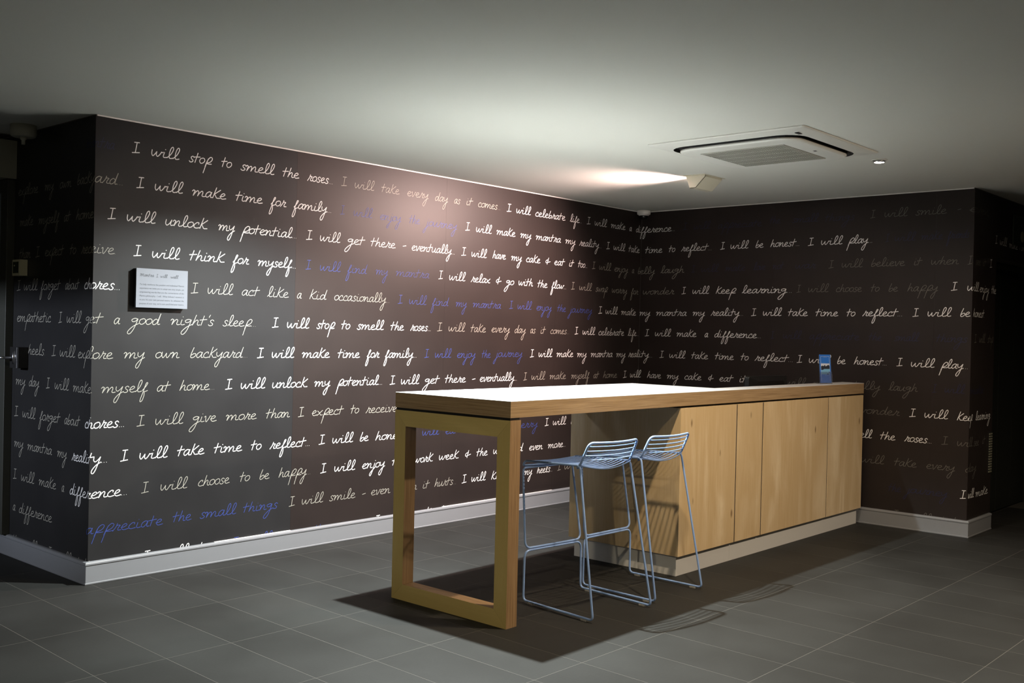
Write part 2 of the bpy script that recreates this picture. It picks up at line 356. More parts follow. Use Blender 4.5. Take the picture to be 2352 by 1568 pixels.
# ================================================================== HANDWRITING
GLY = {
'I': (1.55, ['s:.15,1.8 1.1,1.84', 's:.65,1.82 .6,.03', 's:.02,-.06 1.4,.1']),
'M': (2.1, ['c:0,1.2 .2,1.65 .45,1.5', 'c:.45,1.5 .3,.7 .15,0', 'c:.15,0 .6,1.1 1.0,1.6', 'c:1.0,1.6 .9,.8 .85,0', 'c:.85,0 1.3,1.1 1.7,1.6', 'c:1.7,1.6 1.6,.4 1.75,.05 2.1,.15']),
'w': (1.4, ['c:0,1.05 .02,.4 .2,.02 .42,.35 .62,.85', 'c:.62,.85 .62,.3 .8,.02 1.05,.4 1.22,.9', 'c:1.22,.9 1.3,.8 1.45,.9']),
'i': (.62, ['c:.2,.92 .12,.2 .28,0 .62,.1', 'd:.28,1.45']),
'l': (.78, ['c:0,.04 .42,.75 .66,1.65 .55,2.08 .34,1.8 .22,.9 .28,.12 .5,0 .78,.12']),
'e': (.88, ['c:.0,.42 .4,.5 .66,.82 .46,1.02 .16,.75 .1,.25 .36,-.02 .88,.12']),
's': (.78, ['c:.7,.85 .5,1.05 .24,.85 .34,.55 .6,.3 .5,.02 .2,-.05 .02,.14']),
't': (.82, ['c:.42,1.75 .28,.8 .15,-.02', 's:-.08,.95 .84,1.1']),
'o': (.88, ['c:.5,1.0 .15,.8 .05,.35 .27,0 .6,.1 .84,.5 .74,.9 .5,1.0 .4,.93']),
'a': (1.0, ['c:.78,.9 .48,1.03 .14,.7 .06,.22 .28,-.02 .6,.35 .82,.98', 'c:.82,.98 .72,.35 .78,.02 1.0,.06']),
'c': (.86, ['c:.66,.72 .68,.98 .42,1.0 .1,.6 .08,.18 .36,-.02 .86,.1']),
'd': (1.05, ['c:.7,.78 .45,.98 .12,.6 .08,.15 .3,-.02 .66,.4 .98,1.95', 'c:.98,1.95 .78,.5 .8,.03 1.05,.1']),
'b': (.9, ['c:.4,1.85 .14,.7 .12,.1 .36,-.03 .72,.25 .8,.66 .52,.74 .2,.45']),
'h': (1.02, ['s:.38,1.85 .04,0', 'c:.06,.1 .3,.65 .56,.95 .72,.75 .66,.2 .8,0 1.02,.08']),
'k': (1.05, ['s:.4,1.95 .06,0', 's:1.0,1.6 .22,.72', 'c:.22,.72 .42,.4 .62,.04 1.08,.06']),
'm': (1.75, ['c:-.1,.78 .08,1.02 .26,.82', 'c:.27,.9 .16,.4 .1,0', 'c:.1,0 .35,.62 .62,.96 .78,.7 .7,0', 'c:.7,0 .95,.62 1.22,.96 1.36,.7 1.3,.15 1.46,0 1.75,.08']),
'n': (1.12, ['c:-.1,.78 .08,1.02 .26,.82', 'c:.27,.9 .16,.4 .1,0', 'c:.1,0 .35,.62 .62,.96 .78,.75 .7,.2 .84,0 1.12,.08']),
'r': (.92, ['c:0,-.02 .3,.6 .44,1.22', 'c:.38,.86 .6,.92 .8,.86', 'c:.8,.86 .6,.45 .6,.05 .95,.05']),
'f': (.8, ['c:.1,.2 .5,.95 .68,1.5 .54,1.58 .4,1.1 .2,-.3 .02,-1.3 .04,-1.76 .26,-1.6 .42,-.8 .38,-.05 .36,.0', 'c:.36,.0 .55,.05 .8,.2']),
'g': (1.0, ['c:.8,.92 .4,1.02 .04,.78 .14,.46 .5,.5 .8,.92', 'c:.8,.92 .66,.1 .4,-1.0 .04,-1.7 -.26,-1.62 -.2,-1.15 .35,-.35 1.0,.12']),
'j': (.58, ['c:.38,.92 .24,0 .02,-1.1 -.2,-1.7 -.38,-1.5 -.18,-.9 .58,.1', 'd:.46,1.45']),
'y': (1.0, ['c:.02,1.0 .04,.5 .26,.22 .56,.5 .84,1.0', 'c:.84,1.0 .68,.0 .48,-1.1 .24,-1.74 .0,-1.62 .04,-1.1 .46,-.35 1.0,.12']),
'p': (1.1, ['c:.5,1.02 .28,0 .0,-1.7', 'c:.14,-.5 .44,.8 .84,1.35 1.14,1.1 .9,.5 .24,.12', 'c:.24,.12 .7,.05 1.1,.1']),
'u': (1.08, ['c:.04,.98 .03,.3 .24,-.02 .56,.35 .78,.98', 'c:.78,.98 .7,.25 .82,0 1.08,.1']),
'v': (.86, ['c:-.02,.85 .14,.98 .2,.2 .34,-.02 .66,.7 .76,1.02 .9,.95']),
'x': (.95, ['c:.02,.9 .45,.4 .6,.05 .95,.06', 's:.88,.98 .02,-.02']),
"'": (.3, ['s:.42,1.95 .28,1.5']),
'-': (1.1, ['s:.0,.52 1.1,.68']),
'&': (1.6, ['c:.95,1.55 .76,.7 .66,-.12', 'c:.95,.95 .5,1.0 .12,.6 .3,.25 .9,.42 1.6,.62']),
'.': (.30, ['q:.12,.02']),
'z': (.9, ['s:.05,.95 .8,.98', 's:.8,.98 .05,.02', 's:.05,.02 .9,.05']),
'q': (1.0, ['c:.8,.92 .4,1.02 .06,.4 .3,0 .8,.92', 's:.8,.92 .5,-1.6']),
}
def catmull(P, n=6):
    out = []
    for i in range(len(P)-1):
        p0 = P[i-1] if i > 0 else P[i]*2-P[i+1]; p1 = P[i]; p2 = P[i+1]; p3 = P[i+2] if i+2 < len(P) else P[i+1]*2-P[i]
        for k in range(n):
            t = k/n
            out.append(.5*((2*p1) + (-p0+p2)*t + (2*p0-5*p1+4*p2-p3)*t*t + (-p0+3*p1-3*p2+p3)*t*t*t))
    out.append(P[-1]); return out
def parse(s):
    return s[0], [Vector((float(a), float(b))) for a, b in (q.split(',') for q in s[2:].split())]
GP = {k: (a, [parse(s) for s in ss]) for k, (a, ss) in GLY.items()}
XH, SLANT = .0300, .20
def word_strokes(word):
    """strokes (lists of 2D points, x-height units) plus dots, and total width"""
    x = 0; st = []; dots = []; n = len(word)
    for i, ch in enumerate(word):
        adv, ss = GP[ch]
        for kind, pts in ss:
            pts = [Vector((p.x+x, p.y)) for p in pts]
            if kind == 'd': dots.append((pts[0], 1.0))
            elif kind == 'q': dots.append((pts[0], .62))
            elif kind == 's': st.append([pts[0].lerp(pts[1], k/6) for k in range(7)])
            else: st.append(catmull(pts, 6))
        x += adv
    return st, dots, x
def unroll(s, z, off):
    """unrolled wall coordinate -> point just proud of the wallpaper"""
    if s < -LA: return (-LA-off, -(s+LA), z)
    if s < 0: return (s, -off, z)
    if s < WB: return (-off, -s, z)
    return (s-WB, -WB-off, z)
def zone(s): return 0 if s < -LA else 1 if s < 0 else 2 if s < WB else 3
def ribbon(V, F, pts, hw, off, mapper):
    """flat round-capped stroke; pts 2D in metres"""
    P = pts; n = len(P); base = len(V); rows = []
    for i in range(n):
        a = P[max(i-1, 0)]; c = P[min(i+1, n-1)]; t = (c-a)
        t = t.normalized() if t.length > 1e-9 else Vector((1, 0)); nn = Vector((-t.y, t.x))
        rows.append((P[i]+nn*hw, P[i]-nn*hw))
    for q, (a, b_) in enumerate(rows):
        oo = off + 1.2e-4*q/n; V.append(mapper(a.x, a.y, oo)); V.append(mapper(b_.x, b_.y, oo))
    for i in range(n-1):
        if mapper is unroll and zone(P[i].x) != zone(P[i+1].x): continue
        k = base+2*i; F.append((k, k+1, k+3, k+2))
    disc(V, F, P[0], hw*.98, off-1.5e-5, mapper, 8); disc(V, F, P[-1], hw*.98, off+1.35e-4, mapper, 8)
def disc(V, F, c, r, off, mapper, n=8):
    b_ = len(V)
    for k in range(n): V.append(mapper(c.x+r*math.cos(2*math.pi*k/n), c.y+r*math.sin(2*math.pi*k/n), off))
    F.append(tuple(range(b_, b_+n)))
def write(V, F, word, s0, s1, z, hw, off, mapper, xh=XH):
    st, dots, wd = word_strokes(word); tail = .1
    lo = SLANT*.0; sx = (s1-s0)/(wd+SLANT*.6)
    sh = SLANT*xh
    def T(p): return Vector((s0 + p.x*sx + p.y*sh*.8, z + p.y*xh))
    for q, s in enumerate(st): ribbon(V, F, [T(p) for p in s], hw, off+(q % 3)*1.8e-4, mapper)
    for p, k in dots: disc(V, F, T(p), hw*1.15*k, off, mapper, 8)
TEXT = """
b mantra,-4974,-4778,2243
g explore,-5798,-5538,2058 my,-5457,-5347,2060 own,-5278,-5138,2059 backyard...,-5077,-4724,2063
g make,-5769,-5596,1882 myself,-5527,-5276,1880 at,-5221,-5143,1879 home,-5081,-4882,1880
g than,-5772,-5618,1700 I,-5559,-5500,1701 expect,-5442,-5214,1702 to,-5145,-5071,1702 receive.,-5013,-4755,1701
g I,-5795,-5739,1518 will,-5702,-5522,1517 forget,-5488,-5246,1517 about,-5191,-5031,1517
w chores...,-4974,-4730,1517
g empathetic,-5787,-5350,1341
g I,-5261,-5217,1340 will,-5166,-4998,1340 get,-4952,-4825,1341 a,-4768,-4730,1339 good,-4672,-4503,1340 night's,-4441,-4172,1342 sleep...,-4120,-3889,1342
g heels.,-5633,-5409,1159
g I,-5336,-5282,1160 will,-5240,-5058,1159 explore,-5030,-4765,1158 my,-4707,-4587,1160 own,-4531,-4383,1161 backyard...,-4324,-3943,1162
g my,-5785,-5657,982 day.,-5615,-5468,982
g I,-5396,-5348,982 will,-5294,-5124,982 make,-5077,-4876,980 myself,-4826,-4567,981 at,-4518,-4437,981 home...,-4382,-4156,982
g I,-5799,-5741,803 will,-5691,-5521,802 forget,-5474,-5220,803 about,-5172,-4994,803
w chores...,-4940,-4691,800
g I,-4628,-4579,800 will,-4523,-4353,800 give,-4299,-4144,803
g my,-5791,-5669,627 mantra,-5616,-5308,624 my,-5246,-5133,622
w reality...,-5077,-4780,620
w I,-4716,-4669,621 will,-4610,-4444,621 take,-4388,-4218,623
g I,-5800,-5749,445 will,-5693,-5520,443 make,-5463,-5252,444 a,-5189,-5157,442
w difference...,-5095,-4666,440
g I,-4595,-4548,441 will,-4485,-4321,442
g a,-5797,-5760,263 difference,-5714,-5293,260
b appreciate,-4904,-4462,257
w I,-4684,-4636,2243 will,-4576,-4408,2241 stop,-4352,-4209,2241 to,-4149,-4080,2241 smell,-4023,-3790,2239 the,-3734,-3611,2240
w roses...,-3552,-3353,2237
g I,-3291,-3243,2239 will,-3184,-3021,2236 take,-2962,-2802,2238 every,-2737,-2537,2238 day,-2480,-2351,2235 as,-2293,-2230,2236 it,-2174,-2105,2238 comes...,-2052,-1805,2238
w I,-1742,-1688,2237 will,-1636,-1470,2235 celebrate,-1419,-1050,2234 life...,-993,-837,2233
w I,-775,-722,2235 will,-671,-504,2233 make,-446,-239,2233 a,-183,-146,2231 difference...,-87,348,2230
b I,418,467,2235 will,523,682,2234 appreciate,752,1150,2229
b the,1215,1308,2243 small,1406,1623,2240 things,1673,1910,2237
g I,2026,2066,2241 will,2130,2301,2241 smile,2354,2574,2242 -,2644,2666,2246 even,2722,3083,2242
w I,-4655,-4609,2062 will,-4552,-4383,2060 make,-4327,-4111,2058 time,-4052,-3867,2061 for,-3816,-3701,2059
w family...,-3652,-3358,2059
b I,-3296,-3257,2059 will,-3188,-3032,2059 enjoy,-2969,-2781,2058 the,-2712,-2612,2059 journey,-2560,-2255,2056
w I,-2174,-2126,2059 will,-2065,-1901,2056
w make,-1847,-1639,2057 my,-1582,-1458,2056 mantra,-1403,-1100,2056 my,-1044,-916,2055 reality...,-867,-566,2053
w I,-504,-453,2054 will,-404,-237,2053 take,-188,-22,2054 time,42,221,2053 to,283,349,2054 reflect...,407,707,2056 I,780,823,2058 will,872,1036,2058 be,1095,1168,2059
w honest...,1226,1478,2060 I,1543,1593,2059 will,1647,1819,2059 play...,1858,2052,2060
b I,2142,2171,2062 will,2210,2361,2063 make,2399,2550,2065 friends,2582,2728,2067
w I,3220,3274,2063 will,3328,3494,2061 make,3552,3765,2057 time,3804,4007,2057
w I,-4810,-4763,1883 will,-4707,-4541,1881 unlock,-4487,-4229,1880
w my,-4159,-4051,1882 potential...,-4009,-3615,1879 I,-3552,-3502,1880 will,-3449,-3289,1879 get,-3233,-3091,1879 there,-3042,-2826,1880 -,-2765,-2737,1883 eventually...,-2685,-2268,1879 I,-2209,-2158,1879 will,-2107,-1948,1877
w have,-1886,-1741,1881 my,-1680,-1561,1879 cake,-1514,-1344,1879 &,-1288,-1227,1879 eat,-1178,-1048,1878 it,-995,-932,1878 too...,-878,-751,1879
g I,-691,-646,1878 will,-596,-432,1876 enjoy,-385,-188,1875 a,-132,-97,1875 belly,-45,150,1874 laugh,207,444,1877
b I,509,549,1877 will,605,769,1878 make,831,1012,1880 love,1085,1190,1882
b not,1250,1345,1885 war,1442,1614,1884
g I,1713,1756,1882 will,1815,1978,1883 believe,2037,2291,1885 it,2349,2409,1886 when,2472,2665,1886 I,2722,2752,1883 see,2810,2908,1883 it,2959,3026,1884
w I,3113,3168,1883
w I,-4664,-4616,1702 will,-4560,-4395,1699 think,-4338,-4115,1701
w for,-4065,-3953,1701 myself...,-3893,-3617,1698
b I,-3552,-3508,1699 will,-3445,-3281,1697 find,-3233,-3068,1697 my,-2994,-2888,1698 mantra,-2819,-2512,1699
w I,-2428,-2384,1701 will,-2325,-2163,1698 relax,-2105,-1905,1697 &,-1847,-1787,1699
w go,-1733,-1642,1696 with,-1593,-1426,1698 the,-1373,-1253,1695 flow...,-1207,-1016,1695
g I,-961,-910,1698 will,-854,-690,1696 swap,-639,-474,1695 worry,-413,-193,1695 for,-139,-28,1695 wonder,29,351,1697
w I,421,465,1698 will,525,685,1698 keep,746,931,1698 learning...,987,1428,1699
g I,1457,1494,1701 will,1552,1718,1702 choose,1773,1977,1702 to,2042,2108,1702 be,2172,2245,1701 happy,2310,2528,1701
w I,2615,2661,1704 will,2722,2884,1700 enjoy,2907,3110,1699 the,3163,3269,1700
g I,-4324,-4274,1520 will,-4221,-4055,1520
g act,-4000,-3878,1521 like,-3823,-3669,1520 a,-3612,-3575,1519 kid,-3520,-3387,1519 occasionally...,-3330,-2862,1519
b I,-2798,-2751,1518 will,-2696,-2536,1517 find,-2488,-2325,1516 my,-2253,-2142,1515 mantra,-2080,-1779,1516
b I,-1692,-1646,1520 will,-1599,-1436,1519 enjoy,-1381,-1196,1517 the,-1129,-1018,1516 journey,-971,-677,1514
w I,-594,-537,1516 will,-495,-326,1515 make,-271,-55,1514 my,0,112,1514 mantra,172,478,1515 my,535,651,1516 reality...,706,1010,1518 I,1073,1122,1519 will,1176,1337,1520
w take,1390,1556,1520 time,1617,1800,1520 to,1863,1931,1520 reflect...,1986,2286,1522 I,2353,2399,1521 will,2457,2622,1522 be,2678,2750,1522
w honest.,2783,3028,1522
w I,-3785,-3737,1341 will,-3680,-3515,1339 stop,-3460,-3321,1339 to,-3267,-3196,1340 smell,-3141,-2915,1340 the,-2857,-2737,1340 roses...,-2679,-2484,1340
g I,-2430,-2377,1342 will,-2320,-2155,1341 take,-2099,-1937,1340
g every,-1881,-1677,1342 day,-1628,-1497,1340 as,-1447,-1384,1341 it,-1329,-1265,1340 comes...,-1208,-965,1340
w I,-901,-854,1341 will,-799,-632,1339 celebrate,-587,-223,1338 life...,-167,-6,1338 I,60,108,1339 will,163,324,1340 make,382,575,1341 a,651,687,1341 difference...,742,1170,1342
b I,1246,1279,1341 will,1352,1507,1343 appreciate,1571,1969,1343 the,2034,2136,1344 small,2223,2401,1344 things,2520,2736,1344
g I,2820,2869,1344 will,2925,3046,1345 stop,3104,3227,1346
w I,-3884,-3836,1161 will,-3784,-3622,1160 make,-3563,-3352,1160 time,-3291,-3111,1159 for,-3057,-2947,1159 family...,-2902,-2610,1158
b I,-2546,-2499,1158 will,-2447,-2287,1157 enjoy,-2232,-2040,1156 the,-1979,-1882,1155
b journey,-1830,-1529,1161
w I,-1442,-1394,1159 will,-1342,-1177,1159 make,-1122,-911,1159 my,-862,-737,1157 mantra,-681,-380,1157 my,-328,-196,1156 reality...,-155,148,1156 I,216,261,1158 will,313,472,1159 take,529,692,1160 time,753,929,1162 to,989,1061,1163 reflect...,1115,1449,1163
w I,1474,1521,1161 will,1572,1750,1162 be,1796,1866,1163 honest...,1928,2182,1164 I,2247,2293,1164 will,2349,2517,1162 play...,2555,2748,1161
w I,-4094,-4045,982 will,-3993,-3824,981 unlock,-3777,-3520,981 my,-3466,-3344,982 potential...,-3293,-2912,982 I,-2853,-2803,982
w will,-2755,-2588,980 get,-2537,-2398,980 there,-2344,-2135,982 -,-2073,-2041,983
w eventually...,-1993,-1580,983
g I,-1514,-1470,984 will,-1421,-1258,985 make,-1202,-999,985 myself,-931,-697,984 at,-641,-566,984 home.,-509,-298,983
w I,-226,-170,981 will,-123,29,980 have,93,237,981 my,296,412,982 cake,466,634,984 &,692,744,985 eat,798,926,985 it,979,1046,986 too...,1110,1254,988
g I,1295,1328,983 will,1388,1553,983 enjoy,1603,1768,984 a,1816,1853,983 belly,1925,2136,983 laugh,2193,2405,986
b I,2503,2535,987 will,2588,2724,990 make,2766,3048,987
g more,-4085,-3878,803 than,-3817,-3643,803 I,-3585,-3537,802 expect,-3483,-3236,803 to,-3179,-3108,804 receive,-3053,-2781,801
w I,-1248,-1199,625 will,-1150,-986,624 be,-928,-842,621
g wonder,1959,2281,806
w I,2348,2397,806 will,2453,2618,806 keep,2676,2824,804 learning,2891,3212,802
w time,-4160,-3973,623 to,-3915,-3842,623
w reflect...,-3784,-3485,620
w I,-3424,-3374,624 will,-3320,-3152,622 be,-3100,-3024,622 honest...,-2967,-2646,620
b I,-2660,-2610,624 will,-2550,-2387,625
b eat,-2329,-2200,623 drink,-2140,-1930,623 &,-1870,-1810,623 be,-1750,-1680,623 merry,-1620,-1331,623
w smell,1900,2079,627 the,2139,2253,627 roses...,2318,2516,627
g I,2577,2625,628 will,2681,2838,626 see,2865,2973,624 it,3042,3112,628
g choose,-4258,-4052,444 to,-3987,-3917,445 be,-3855,-3781,445
g happy...,-3718,-3476,445
w I,-3407,-3359,445 will,-3300,-3130,443 enjoy,-3075,-2878,443 the,-2819,-2697,445
w work,-2621,-2445,444 week,-2386,-2192,445 &,-2132,-2070,445 the,-2010,-1890,445
w weekend,-1832,-1501,447 even,-1429,-1265,446 more...,-1203,-977,446
g will,2002,2176,446 take,2246,2411,447 every,2474,2675,448 day,2736,2932,450
b the,-4408,-4290,262 small,-4242,-4004,262 things,-3961,-3716,263
g I,-3639,-3592,264 will,-3545,-3380,263 smile,-3335,-3122,263 -,-3070,-3042,261 even,-2996,-2826,264
g when,-2748,-2586,263 it,-2538,-2472,263 hurts...,-2424,-2204,264
w I,-2154,-2103,265 will,-2057,-1906,264 kick,-1849,-1685,262 up,-1639,-1539,262 my,-1497,-1386,262 heels...,-1331,-1135,262
g I,-1082,-1036,264 will,-994,-779,264
b the,2207,2304,258 journey,2341,2630,263
w I,2711,2752,266 will,2773,2893,267 make,2933,3199,263
g the,-5800,-5690,70 will,-5630,-5470,70
g I,-5336,-5287,70 will,-5226,-5061,70 take,-5006,-4836,70
w I,-4579,-4530,70 will,-4469,-4304,70 be,-4249,-4174,70
b I,-4028,-3979,70 will,-3918,-3753,70 enjoy,-3698,-3508,70 the,-3453,-3348,70
w I,-2957,-2908,70 will,-2847,-2682,70 make,-2627,-2412,70 time,-2357,-2172,70 for,-2117,-2002,70 family,-1947,-1687,70
g I,2247,2296,70 will,2357,2522,70 take,2577,2747,70 time,2797,2977,70
"""
LW = {'w': .0024, 'g': .0018, 'b': .0017}; LM = {'w': M_white, 'g': M_grey, 'b': M_blue}
parents = [wlr, wl, wr, wrr]
for ln in TEXT.strip().split('\n'):
    col, *its = ln.split(' '); V = []; F = []; ss = []
    for it in its:
        *wd, s0, s1, z = it.split(','); wd = ','.join(wd); s0, s1, z = int(s0)/1000, int(s1)/1000, int(z)/1000
        ss.append(s0); write(V, F, wd, s0, s1, z, LW[col], .0006, unroll)
    # keep each wall's share of the line on that wall
    par = parents[zone(sum(ss)/len(ss))]
    me = bpy.data.meshes.new('lettering'); me.from_pydata(V, [], F); me.materials.append(LM[col] if sum(ss)/len(ss) < .3 and not (col == 'b' and sum(ss)/len(ss) < -4.95) else {'w': M_white, 'g': M_greydim, 'b': M_blue_dimlit}[col]); me.update()
    o = bpy.data.objects.new('lettering', me); COL.objects.link(o); o.parent = par
    o['label'] = {'w': 'white', 'g': 'grey', 'b': 'dark blue'}[col] + ' handwritten sentence printed on the wallpaper'

# ================================================================== COUNTER
HT, TK = 1.030, .076
XC0, XC1, XT, YF, YB, YL = -3.924, -.052, -1.882, -2.030, -1.256, -1.866
# worktop: laminated ply slab, L-shaped in plan, white laminate top, black shadow-gap packer below
wt = empty('worktop', ((XC0+XC1)/2, YF, HT-TK)); inv = Matrix.Translation(-wt.location)
tag(wt, 'long bar-height worktop with white top and thick layered plywood edge, spanning leg frame to cabinet', 'countertop')
def keep(o): o.matrix_parent_inverse = o.parent.matrix_world.inverted() if False else Matrix.Translation(-o.parent.location); return o
PL = [(XC0, YF), (XC1, YF), (XC1, YL), (XT, YL), (XT, YB), (XC0, YB)]
z0, z1 = HT-TK, HT-.003
core = loft('slab', [[(x, y, z0) for x, y in PL], [(x, y, z1) for x, y in PL]], M_edge_z, wt); keep(core)
lam = loft('laminate_top', [[(x, y, z1) for x, y in PL], [(x, y, HT-.001) for x, y in PL], [(x+(.001 if x < -3 else -.001), y+(.001 if y < -2 else -.001), HT) for x, y in PL]], M_lam, wt); keep(lam)
lam['label'] = 'white laminate surface'
GZ = HT-TK-.012
g = box('packer', XC0+.004, XC0+.068, YF+.006, YB-.006, GZ, z0, M_black, wt); keep(g); g['label'] = 'black packing strip in the shadow gap'
g = box('packer', -2.49, XC1-.02, YF+.02, YL-.01, GZ, z0, M_black, wt); keep(g)

# leg frame: four mitred ply members
lf = empty('leg_frame', (XC0+.036, (YF+YB)/2, 0)); tag(lf, 'open rectangular plywood leg frame under the left end of the white worktop', 'table leg')
FW, FD = .079, .072; zt = GZ; fx0, fx1 = XC0, XC0+FD
def member(name, quad, mats, edge_faces):
    """quad in (y,z), extruded along x; end-grain faces (y/z facing) get the layered material"""
    n = 4; v = [(fx0, y, z) for y, z in quad] + [(fx1, y, z) for y, z in quad]
    me = bpy.data.meshes.new(name); f = [(0, 1, 2, 3), (7, 6, 5, 4)] + [(k, (k+1) % 4, (k+1) % 4+4, k+4) for k in range(4)]
    me.from_pydata(v, [], f); me.update(); bm = bmesh.new(); bm.from_mesh(me)
    bmesh.ops.recalc_face_normals(bm, faces=bm.faces); bm.to_mesh(me); bm.free()
    for m in mats: me.materials.append(m)
    for p in me.polygons: p.material_index = 0 if abs(p.normal.x) > .5 else 1
    o = bpy.data.objects.new(name, me); COL.objects.link(o); o.parent = lf; keep(o); return o
e = .0004
member('upright', [(YF, 0), (YF, zt), (YF+FW-e, zt-FW), (YF+FW-e, FW)], [M_plyplain, M_edge_x], 0)
member('upright', [(YB, 0), (YB, zt), (YB-FW+e, zt-FW), (YB-FW+e, FW)], [M_plyplain, M_edge_x], 0)
M_plyh = wood_face('plywood_frame_face_level', (.68, .54, .22), (.56, .43, .16), (.2, .1, .04), axis='h', knots=False)
member('top_rail', [(YF+e, zt), (YB-e, zt), (YB-FW, zt-FW+e), (YF+FW, zt-FW+e)], [M_plyh, M_edge_x], 0)
member('bottom_rail', [(YF+e, 0), (YB-e, 0), (YB-FW, FW-e), (YF+FW, FW-e)], [M_plyh, M_edge_x], 0)

# cabinets: a deep end unit under the bar, and the shallow run below the ledge
CX0, CX1, CZ0, CZ1 = -2.507, -.056, .117, GZ; CM = -1.889
cb = empty('end_cabinet', ((CX0+CM)/2, -1.65, 0)); tag(cb, 'deep birch plywood end cabinet beside the bar stools, under the wide part of the worktop', 'cabinet')
keep(box('carcass', CX0+.018, CM-.0005, YF+.019, YB-.001, CZ0+.002, CZ1-.002, M_black, cb))['label'] = 'dark carcass behind the panels'
keep(box('end_panel', CX0, CX0+.0175, YF+.0006, YB, CZ0, CZ1, M_ply, cb, .0008))
keep(box('front_panel', CX0+.0005, CM-.0062, YF, YF+.018, CZ0, CZ1, M_ply, cb, .0008))
keep(box('plinth', CX0+.033, CM-.0005, YF+.033, YB-.02, 0, CZ0-.0005, M_plinth, cb))
cr_ = empty('counter_cabinet', ((CM+CX1)/2, -1.95, 0)); tag(cr_, 'long shallow plywood cabinet of three flush panels under the narrow counter ledge', 'cabinet')
keep(box('carcass', CM+.0005, CX1, YF+.019, YL-.004, CZ0+.002, CZ1-.002, M_black, cr_))['label'] = 'dark carcass behind the panels'
gaps = [CM, -1.566, -.636, CX1]
for a, b_ in zip(gaps[:-1], gaps[1:]):
    keep(box('front_panel', a+.0062, b_-(.0062 if b_ < CX1 else 0), YF, YF+.018, CZ0, CZ1, M_ply, cr_, .0008))
M_navy = mat('gap_shade_navy', (.012, .014, .03), .5)
for gx in gaps[:3]: keep(box('gap_shade_strip', gx-.0055, gx+.0055, YF+.003, YF+.0188, CZ0+.002, CZ1-.002, M_navy, cr_))['label'] = 'dark blue strip added as shade in the gap between panels'  # navy strips added so the panel gaps look unlit
keep(box('plinth', CM+.0005, CX1, YF+.033, YL-.004, 0, CZ0-.0005, M_plinth, cr_))
ds = empty('reception_desk', (-.95, -1.55, 0)); tag(ds, 'low work surface hidden behind the raised counter ledge, carrying the monitor', 'desk')
keep(box('desktop', XT+.004, XC1, YL+.002, YB, .715, .745, M_lam, ds))
keep(box('support_panel', XT+.02, XT+.04, YL+.02, YB-.02, 0, .715, M_ply, ds)); keep(box('support_panel', XC1-.03, XC1-.01, YL+.02, YB-.02, 0, .715, M_ply, ds))

# monitor, back towards the camera
mo = empty('monitor', (-.745, -1.60, .728+.0171), .0); tag(mo, 'black computer monitor seen from behind above the counter ledge', 'monitor')
M_mon = mat('monitor_black', (.007, .007, .007), .35); M_emb = mat('monitor_emblem', (.10, .095, .08), .35, metal=.5)
def mobox(name, b_, m, bev=.002): return from_bm(name, box_bm(*b_, bev, 2), m, mo)
sh_ = loft('shell', [[(x, -.0, z) for x, z in rrect(0, .190, .285, .142, .012, 4)], [(x, -.028, z) for x, z in rrect(0, .190, .280, .137, .012, 4)], [(x, -.050, z) for x, z in rrect(0, .195, .20, .10, .03, 4)]], M_mon, mo)
loft('screen', [[(x, .0, z) for x, z in rrect(0, .190, .282, .140, .010, 4)], [(x, .006, z) for x, z in rrect(0, .190, .282, .140, .010, 4)]], mat('monitor_screen', (.01, .01, .012), .12), mo)
lg = mobox('emblem', (-.022, -.002, -.0320, -.0270, .300, .309), M_emb, 0); from_bm('emblem', lathe_bm([(.0, 0), (.006, 0), (.006, .001), (0, .001)], 16, c=(.012, 0, 0)), M_emb, mo).location = (.008, -.0300, .304)
mobox('neck', (-.03, .03, -.075, -.045, .01, .18), M_mon); mobox('stand_base', (-.12, .12, -.13, .07, 0, .012), M_mon)

# leaflet holder
bh = empty('leaflet_holder', (-.4985, -1.943, HT), math.radians(-23.5)); tag(bh, 'clear leaflet stand with a blue leaflet, on the counter ledge', 'leaflet holder')
tilt = .10
def lean(x, z, off): return (x, off + z*tilt, z)                 # leans backwards
def sheet(name, x0, x1, z0_, z1_, off0, off1, m):
    return loft(name, [[lean(x, z, off0) for x, z in ((x0, z0_), (x1, z0_), (x1, z1_), (x0, z1_))], [lean(x, z, off1) for x, z in ((x0, z0_), (x1, z0_), (x1, z1_), (x0, z1_))]], m, bh)
M_bl = mat('leaflet_blue', (.03, .17, .60), .4); M_bl2 = mat('leaflet_light_blue', (.13, .33, .66), .4)
M_pw = mat('leaflet_white', (.62, .66, .75), .4); M_tree = mat('leaflet_trees', (.02, .025, .04), .5); M_wat = mat('leaflet_water', (.18, .42, .62), .4)
lfm = sheet('leaflet', -.050, .050, .006, .205, -.0012, .0010, M_bl)
def on(name, poly, m, k=1):
    return loft(name, [[lean(x, z, -.0013-.0003*k) for x, z in poly], [lean(x, z, -.0012) for x, z in poly]], m, lfm)
def rc(x0, x1, z0_, z1_): return ((x0, z0_), (x1, z0_), (x1, z1_), (x0, z1_))
on('border_line', rc(-.040, -.0385, .018, .192), M_pw); on('border_line', rc(.0385, .040, .018, .192), M_pw)
on('border_line', rc(-.040, .040, .018, .0195), M_bl2); on('border_line', rc(-.040, -.018, .1905, .192), M_pw); on('border_line', rc(.018, .040, .1905, .192), M_pw)
on('border_line', rc(-.036, .0, .1455, .147), M_bl2)
on('photo_sky', rc(-.0385, .0385, .105, .142), M_pw)
tr = [(-.0385, .098), (.0385, .098), (.0385, .124), (.033, .130), (.028, .133), (.022, .131), (.017, .128), (.012, .126), (.008, .124), (.002, .123), (-.002, .131), (-.006, .133), (-.010, .127), (-.015, .123), (-.020, .127), (-.026, .127), (-.031, .124), (-.0385, .125)]
on('photo_trees', tr, M_tree, 2)
